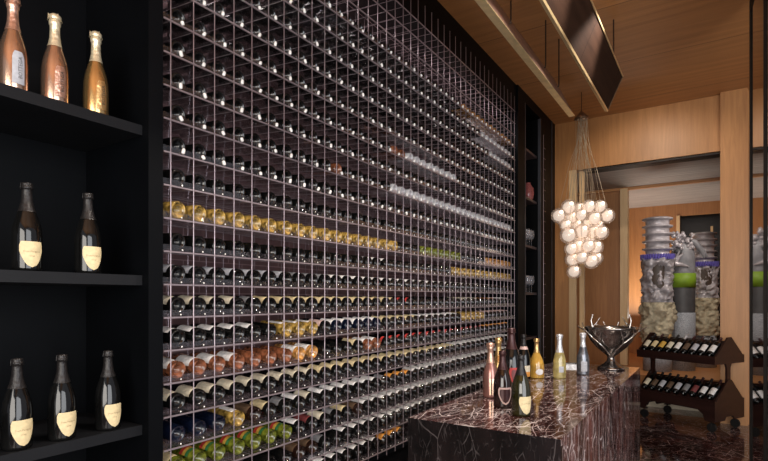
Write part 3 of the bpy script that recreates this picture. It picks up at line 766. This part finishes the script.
# bottles on the cart: base at the lower front edge, neck up towards the ridge
cw = cart.matrix_basis.copy(); cart_R = Matrix.Rotation(-math.radians(29.6), 4, 'Z'); cart_T = Matrix.Translation((-.297, 7.52, 0))
def cart_bottle(u, z0, zr, lab_m, foil, words):
    # slope: from (y=-.25, z0+.042) to (y=-.004, zr-.045)
    dy, dz = .276, (zr - .045) - (z0 + .042); ang = math.atan2(dz, dy); nrm = Vector((0, -math.sin(ang), math.cos(ang)))
    base = Vector((u, -.272, z0 + .046)) + nrm * .0415 + Vector((0, math.cos(ang), math.sin(ang))) * .045
    M4 = cart_T @ cart_R @ Matrix.Translation(base) @ Matrix.Rotation(-(PI / 2 - ang), 4, 'X')
    a = MB(); a.lathe(WP[:13], 18); a.lathe(cut(WP, .25, .262, 0), 12)
    o = a.build('wine_bottle', M['dark_glass']); o.matrix_world = M4
    if lab_m:
        a = MB(); a.patch(WRF, .03, .135, 1.1, 10, 3, .0007, c=-PI / 2); a.build('label', M[lab_m], o)
    a = MB(); a.lathe(cut(WP, .225, .30, .0006) + [(0, .3005)], 12); a.build('capsule', M[foil], o)
    tag(o, words, 'bottle', 'bottles on the rolling cart')
topl = [('lab_cream', 'foil_black', 'cream'), ('lab_yellow', 'foil_wine', 'yellowish cream'), ('lab_gold', 'foil_gold', 'golden yellow'), ('lab_cream', 'foil_black', 'off-white'), ('lab_white', 'foil_white', 'white'), ('lab_brown', 'foil_wine', 'brown'),
        ('lab_silver', 'foil_wine', 'silver'), ('lab_white', 'foil_black', 'white'), ('lab_white', 'foil_wine', 'white')]
botl = [('lab_cream', 'foil_black', 'cream'), ('lab_brown', 'foil_black', 'brown'), ('lab_silver', 'foil_black', 'silver'), ('lab_brown', 'foil_black', 'brown'), ('lab_silver', 'foil_black', 'silver'), ('lab_grey', 'foil_black', 'grey'),
        ('lab_wine', 'foil_wine', 'dark red'), ('lab_white', 'foil_black', 'white'), ('lab_white', 'foil_wine', 'white')]
for i in range(9):
    u = -.415 + i * .1045
    cart_bottle(u, .79, 1.10, topl[i][0], topl[i][1], 'dark wine bottle with %s label, %s from the left on the upper cart tier' % (topl[i][2], ORD[i]))
    cart_bottle(u, .29, .60, botl[i][0], botl[i][1], 'dark wine bottle with %s label, %s from the left on the lower cart tier' % (botl[i][2], ORD[i]))

# ------------------------------------------------------------------ sculptures
LZ = .44
def relief(mb, r, z0, z1, seed, amp, mi=0, seg=64, rows=90, figure=None):
    vs = []
    for j in range(rows + 1):
        z = z0 + (z1 - z0) * j / rows
        for i in range(seg):
            t = 2 * PI * i / seg
            p = Vector((math.cos(t) * 2.2, math.sin(t) * 2.2, z * 5.5 + seed))
            d = noise.fractal(p, .9, 2.1, 3) ; d2 = abs(noise.noise(p * 2.6 + Vector((3, 1, seed))))
            rr = r + amp * (1.3 * d + .9 * (.35 - d2))
            if figure: rr += figure(t, (z - z0) / (z1 - z0))
            vs.append((rr * math.cos(t), rr * math.sin(t), z))
    fs = [(j * seg + i, j * seg + (i + 1) % seg, (j + 1) * seg + (i + 1) % seg, (j + 1) * seg + i) for j in range(rows) for i in range(seg)]
    mb.add(vs, fs, mi, True)
def gauss(x, s): return math.exp(-x * x / (2 * s * s))
def adiff(a, b_): return (a - b_ + PI) % (2 * PI) - PI
def column(loc, k, r, H, ribs, words, seed, fdir):
    o = empty('totem_sculpture', loc); tag(o, words, 'sculpture')
    z1, z2, z3 = H['plinth'], H['sand'], H['silver']
    a = MB(); a.lathe([(0, 0), (r * .95, 0), (r * .95, z1), (0, z1)], 32); a.build('plinth', M['granite'], o)
    def fig1(t, v):
        d = adiff(t, fdir)
        return r * (.16 * gauss(d, .35) * gauss(v - .8, .09) + .12 * gauss(d, .6) * gauss(v - .4, .25) - .10 * gauss(d, .2) * gauss(v - .62, .05) + .10 * gauss(abs(d) - .75, .15) * gauss(v - .5, .2))
    a = MB(); relief(a, r * .97, z1, z2, seed, r * .26, figure=fig1); a.build('carved_figure', M['sand_plaster'], o)
    def fig2(t, v):
        d = adiff(t, fdir)
        ring = math.sqrt((d / .55) ** 2 + ((v - .6) / .32) ** 2)
        return r * (.15 * gauss(ring - 1, .16) - .22 * gauss(ring, .55) + .20 * gauss(d, .18) * gauss(v - .55, .12))
    a = MB(); relief(a, r * .96, z2, z3, seed + 9, r * .25, figure=fig2); a.build('carved_medallion', M['silver_plaster'], o)
    a = MB(); zc_ = z2 + (z3 - z2) * .6; a.patch(lambda z: r * .96, zc_ - .20, zc_ + .20, lambda v: .62 * math.sqrt(max(0, 1 - (2 * v - 1) ** 2)) + .01, 10, 10, 0, c=fdir); a.build('medallion_recess', M['recess_brown'], o)
    a = MB(); n = 40; rr = r * 1.08
    a.lathe([(r * .8, z3 - .01), (rr, z3 - .01), (rr, z3 + .05), (r * .8, z3 + .05)], 40)
    for q in range(n):
        t = 2 * PI * q / n; a.tube([(rr * math.cos(t), rr * math.sin(t), z3 - .025), (rr * 1.02 * math.cos(t), rr * 1.02 * math.sin(t), z3 + .06)], .010, 5)
    a.build('purple_ring', M['purple'], o)
    ztop = H['top']; zz = z3 + .05; step = (ztop - zz) / ribs; pr = [(r * .84, zz)]
    for q in range(ribs):
        z = zz + step * q
        pr += [(r * .78, z + step * .10), (r * .79, z + step * .52), (r * .84, z + step * .60), (r * 1.0, z + step * .68), (r * 1.02, z + step * .78), (r * 1.0, z + step * .88), (r * .84, z + step * .95), (r * .78, z + step)]
    pr += [(r * .70, ztop + .0), (r * .66, ztop - .08), (0, ztop - .08)]
    a = MB(); a.lathe(pr, 40); a.build('ribbed_top', M['silver_plaster'], o)
    return o
column((-.765, 9.0, LZ), 0, .212, dict(plinth=.36, sand=1.06, silver=1.74, top=2.37), 5, 'tall silver and sand carved totem with ribbed top and purple ring, the left one', 1.3, -PI / 2 + .3)
column((-.175, 9.95, LZ), 1, .195, dict(plinth=.52, sand=1.13, silver=1.66, top=2.20), 5, 'smaller carved totem with ribbed top and purple ring beside the pillar', 5.1, -PI / 2 + .3)
# middle sculpture: grey trunk with lime band and gnarled head
md = empty('banded_sculpture', (-.44, 9.32, LZ)); tag(md, 'grey column sculpture with lime band and gnarled top between two totems', 'sculpture')
a = MB(); a.lathe([(0, 0), (.175, 0), (.175, .90), (0, .90)], 32); a.build('granite_base', M['granite'], md)
a = MB(); a.lathe([(.172, .90), (.172, 1.29)], 32); a.build('dark_drum', M['charcoal_plaster'], md)
a = MB(); a.lathe([(.172, 1.29), (.182, 1.29), (.182, 1.51), (.172, 1.51)], 32); a.build('lime_band', M['lime'], md)
a = MB(); a.lathe([(.172, 1.51), (.170, 1.75), (.150, 1.92), (.11, 2.02), (0, 2.06)], 32); a.build('grey_trunk', M['grey_plaster'], md)
rg = random.Random(4)
RV = Vector((.840, .543, 0)); FV = Vector((.543, -.840, 0))   # right and toward the viewing side
def mp(px, py, d=0.): return RV * ((px - 683.5) * .0158) + FV * (.05 + d) + Vector((0, 0, 1.29 + (287 - py) * .0158))
def blob(a, c_, r, sq=1.):
    vs = [(max(.0005, r * math.sin(PI * j / 8)), -r * sq * math.cos(PI * j / 8)) for j in range(9)]
    a.lathe(vs, 12, T=Matrix.Translation(c_) @ Matrix.Rotation(rg.uniform(0, 3), 4, 'X') @ Matrix.Rotation(rg.uniform(0, 3), 4, 'Z'))
a = MB()
for px, py, r in ((672, 236, .05), (676, 235, .055), (675, 240, .05), (680, 238, .06), (684, 241, .055), (679, 243, .055), (687, 244, .06), (683, 247, .055), (688, 248, .05), (676, 246, .05), (690, 243, .05), (672, 243, .045), (686, 251, .045), (674, 262, .04), (671, 266, .045)):
    blob(a, mp(px, py, rg.uniform(0, .08)), r * .8, rg.uniform(.8, 1.3))
for _ in range(30):
    blob(a, mp(rg.uniform(671, 690), rg.uniform(233, 250), rg.uniform(.02, .12)), rg.uniform(.018, .032), rg.uniform(.8, 1.6))
a.build('knobbly_crown', M['silver_plaster'], md)
a = MB(); blob(a, mp(675, 252, .06), .055); a.build('dark_ball', M['charcoal_plaster'], md)
a = MB(); a.tube([mp(685, 240, .05), mp(690, 243, .1), mp(695, 251, .12), mp(699, 258, .1)], [.035, .042, .038, .02], 8); a.tube([mp(689, 239, .0), mp(694, 243, .04), mp(700, 252, .06), mp(703, 257, .05)], [.02, .03, .03, .03], 8)
a.build('branches', M['grey_plaster'], md)
a = MB(); a.tube([mp(671, 264, .08), mp(677, 265, .12), mp(683, 267, .14)], [.045, .03, .005], 8); a.tube([mp(672, 262, .08), mp(674, 257, .12), mp(677, 254, .15)], [.03, .02, .01], 8); a.tube([mp(672, 262, .08), mp(672, 256, .12), mp(673, 252, .15)], [.03, .02, .01], 8)
a.build('spike', M['silver_plaster'], md)

# ------------------------------------------------------------------ pendant boards
def pendant(p_lo, p_hi, y0, y1, mface, words, hang, th=.018, slant=0.):
    (x0, z0), (x1, z1) = p_lo, p_hi
    d = Vector((x1 - x0, z1 - z0)).normalized(); nrm = Vector((-d.y, d.x)) if x1 < x0 else Vector((d.y, -d.x))
    o = empty('pendant_light', ((x0 + x1) / 2, (y0 + y1) / 2, z0)); tag(o, words, 'pendant light'); off = Vector((-(x0 + x1) / 2, -(y0 + y1) / 2, -z0))
    def q(a, nm, m_, par=None):
        ob = a.build(nm, M[m_], par or o)
        if not par: ob.location = off
        return ob
    A = Vector((x0, z0)); B = Vector((x1, z1)); t_ = nrm * th
    A1 = A + d * .018; B1 = B - d * .012
    a = MB(); a.prism([tuple(A1), tuple(B1), tuple(B1 - t_), tuple(A1 - t_)], 'Y', y0, y1 - .012); q(a, 'board', mface)
    e = t_ * .35
    a = MB(); a.prism([tuple(A + e), tuple(A1 + e), tuple(A1 - t_ - e), tuple(A - t_ - e)], 'Y', y0, y1); q(a, 'lower_edge', 'brass')
    a = MB(); a.prism([tuple(B1 + e), tuple(B + e), tuple(B - t_ - e), tuple(B1 - t_ - e)], 'Y', y0, y1); q(a, 'upper_edge', 'brass')
    a = MB(); a.prism([tuple(A1 + e), tuple(B1 + e), tuple(B1 - t_ - e), tuple(A1 - t_ - e)], 'Y', y1 - .012, y1); q(a, 'end_cap', 'brass_dark')
    for hy, fr in hang:
        p = A + (B - A) * fr; a = MB(); a.tube([(p.x, hy, p.y - .01), (p.x, hy, CZ)], .0065, 6); q(a, 'hanger', 'hanger')
    return o
pa = empty('pendant_light', (-1.31, 3.5, 3.503)); tag(pa, 'slim taupe pendant board with brass underside, the left one nearest the wine rack', 'pendant light')
def pq(a, nm, m_): ob = a.build(nm, M[m_], pa); ob.location = (1.31, -3.5, -3.503)
def slab(c0, c1, c2, c3, y0, yl, yu):   # cross-section corners: lower left, lower right, upper right, upper left; end slanted
    a = MB(); vs = [(c[0], y0, c[1]) for c in (c0, c1, c2, c3)] + [(c0[0], yl, c0[1]), (c1[0], yl, c1[1]), (c2[0], yu, c2[1]), (c3[0], yu, c3[1])]
    a.add(vs, [(0, 1, 2, 3), (7, 6, 5, 4), (0, 4, 5, 1), (1, 5, 6, 2), (2, 6, 7, 3), (3, 7, 4, 0)]); return a
pq(slab((-1.322, 3.511), (-1.268, 3.511), (-1.357, 3.744), (-1.405, 3.744), 1.2, 5.68, 5.30), 'board', 'panel_taupe')
pq(slab((-1.324, 3.501), (-1.264, 3.501), (-1.264, 3.510), (-1.324, 3.510), 1.2, 5.70, 5.69), 'underside', 'brass')
for hy, fr in ((2.2, .5), (3.76, .5), (4.80, .8), (5.22, .65)):
    X_ = -1.262 - .092 * fr; Z_ = 3.511 + .233 * fr; a = MB(); a.tube([(X_ - .02, hy, Z_ - .01), (X_ + .008, hy, Z_ + .0), (X_ + .012, hy, Z_ + .03), (X_ + .012, hy, CZ)], .0065, 6); pq(a, 'hanger', 'hanger')
pendant((-.945, 3.482), (-.794, 3.818), 1.2, 5.7, 'panel_brown', 'broad dark brown pendant board with brass edges, hanging right of the slim one', [(3.0, 1.), (5.13, 1.)])

# ------------------------------------------------------------------ chandelier
CHX, CHY = -1.366, 6.72   # at depth 6.4
ch = empty('globe_chandelier', (CHX, CHY, CZ)); tag(ch, 'chandelier of clustered glowing glass globes on fine wires', 'chandelier')
def CHp(px, py, dd=0.):
    zc = 6.4 + dd; xc = (px - 384) / F_PX * zc; s, c = math.sin(TH), math.cos(TH)
    return Vector((xc * c - zc * s - CHX, xc * s + zc * c - CHY, EYE + (299 - py) / F_PX * zc - CZ))
top = CHp(581.5, 119)
a = MB(); a.tube([(top.x, top.y, 0), (top.x, top.y, top.z + .07)], .004, 6); a.build('stem', M['hanger'], ch)
a = MB(); a.lathe([(.004, .10), (.02, .085), (.09, .012), (.09, 0), (.0, 0)], 6, T=Matrix.Translation(top)); a.build('canopy', M['brass_dark'], ch)
gl = [(110, 105, 28), (188, 103, 25), (230, 103, 25), (72, 137, 26), (120, 145, 24), (158, 135, 22), (210, 148, 26), (258, 138, 27), (100, 175, 22), (110, 212, 30), (162, 198, 28), (205, 200, 24), (236, 202, 25),
      (120, 265, 24), (145, 255, 26), (185, 255, 24), (215, 258, 26), (125, 305, 27), (160, 298, 22), (197, 312, 27), (215, 300, 25), (130, 352, 25),
      (140, 172, 24), (180, 172, 24), (222, 176, 24), (150, 228, 24), (190, 228, 24), (165, 275, 22), (90, 155, 24), (150, 110, 24)]
placed = []
for i, (gx, gy, gr) in enumerate(gl):
    r = gr / 3.84 / F_PX * 6.4 * 1.10
    best = None
    for dd in [0, .1, -.1, .2, -.2, .3, -.3, .4, -.4, .5, -.5]:
        dd2 = dd + (.0 if i < 22 else .12)
        p = CHp(540 + gx / 3.84, 180 + gy / 3.84, dd2)
        if all((p - q_).length > r + rq - .02 for q_, rq in placed): best = p; break
    if best is None: continue
    placed.append((best, r))
    T = Matrix.Translation(best)
    sph = [(r * math.sin(PI * j / 12), -r * math.cos(PI * j / 12)) for j in range(13)]
    a = MB(); a.lathe([(max(.0001, q), z) for q, z in sph], 20, T=T); g_ = a.build('glass_globe', M['globe_shell'], ch)
    rb = r * .74; a = MB(); a.lathe([(max(.0001, rb * math.sin(PI * j / 8)), -rb * math.cos(PI * j / 8)) for j in range(9)], 14, T=T); a.build('frosted_core', M['globe'], g_)
    a = MB(); a.lathe([(max(.0001, .026 * math.sin(PI * j / 6)), -.026 * math.cos(PI * j / 6)) for j in range(7)], 10, T=T @ Matrix.Translation((rb * .6, -rb * .6, rb * .5))); a.build('bulb', M['bulb'], g_)
    t = random.uniform(0, 2 * PI); rr = random.uniform(.01, .08)
    a = MB(); tp = top + Vector((rr * math.cos(t), rr * math.sin(t), 0)); e = best + Vector((0, 0, r)); mid = (tp + e) / 2; mid.x = tp.x * .4 + e.x * .6; mid.y = tp.y * .4 + e.y * .6
    a.tube([tp, mid, e], .0022, 4); a.build('wire', M['wire'], ch)

# ------------------------------------------------------------------ lights
def area(name, loc, size, power, col, rot, spread=PI):
    l = bpy.data.lights.new(name, 'AREA'); l.shape = 'RECTANGLE'; l.size, l.size_y = size; l.energy = power; l.color = col; l.spread = spread
    o = bpy.data.objects.new(name, l); COL.objects.link(o); o.location = loc; o.rotation_euler = rot; return o
def aim(loc, tgt): return (Vector(tgt) - Vector(loc)).to_track_quat('-Z', 'Y').to_euler()
def spot(name, loc, tgt, power, ang, col=(1, .9, .8), r=.04):
    l = bpy.data.lights.new(name, 'SPOT'); l.energy = power; l.spot_size = ang; l.spot_blend = .6; l.color = col; l.shadow_soft_size = r
    o = bpy.data.objects.new(name, l); COL.objects.link(o); o.location = loc; o.rotation_euler = aim(loc, tgt); return o
area('window_light', (2.9, .2, 1.9), (3.4, 3.2), 170, (.95, .97, 1.), aim((2.9, .2, 1.9), (-1.6, 2.6, 2.2)))
area('rear_fill_light', (.6, -2.7, 1.9), (3.2, 3.0), 230, (1., .94, .86), aim((.6, -2.7, 1.7), (-.4, 4, 3.4)))  # unseen area lamp added behind the camera to brighten the ceiling
area('cove_light', (-2.5, 3.7, 3.77), (.10, 4.4), 26, (1., .90, .88), (0, 0, 0))
for y in (1.5, 2.5, 3.5, 4.5): spot('ceiling_spot', (-.45, y, 4.08), (-2.1, y - .1, .9), 175, 1.2)
spot('island_spot', (-.5, 4.6, 4.05), (-.9, 3.9, .9), 70, .8)
spot('header_fill_spot', (-.7, 5.9, 4.05), (-.7, 7.75, 2.6), 60, 1.5, (1, .88, .74))  # lamp added to brighten the header wood
area('back_room_light', (-1.3, 10.8, 1.2), (1.6, 1.2), 55, (1., .92, .82), (PI, 0, 0))
spot('sculpture_spot', (.5, 8.2, 3.3), (-.6, 9.1, 1.6), 85, 1.3)
spot('cart_spot', (.1, 6.0, 4.0), (-.3, 7.4, .6), 30, .7)
w = bpy.data.worlds.new('room_air'); S.world = w; w.use_nodes = True
bg = w.node_tree.nodes['Background']; bg.inputs['Color'].default_value = (.85, .88, 1., 1); bg.inputs['Strength'].default_value = .35

S.view_settings.view_transform = 'Standard'; S.view_settings.look = 'None'; S.view_settings.gamma = 1; S.view_settings.exposure = 0
S.cycles.transparent_max_bounces = 24
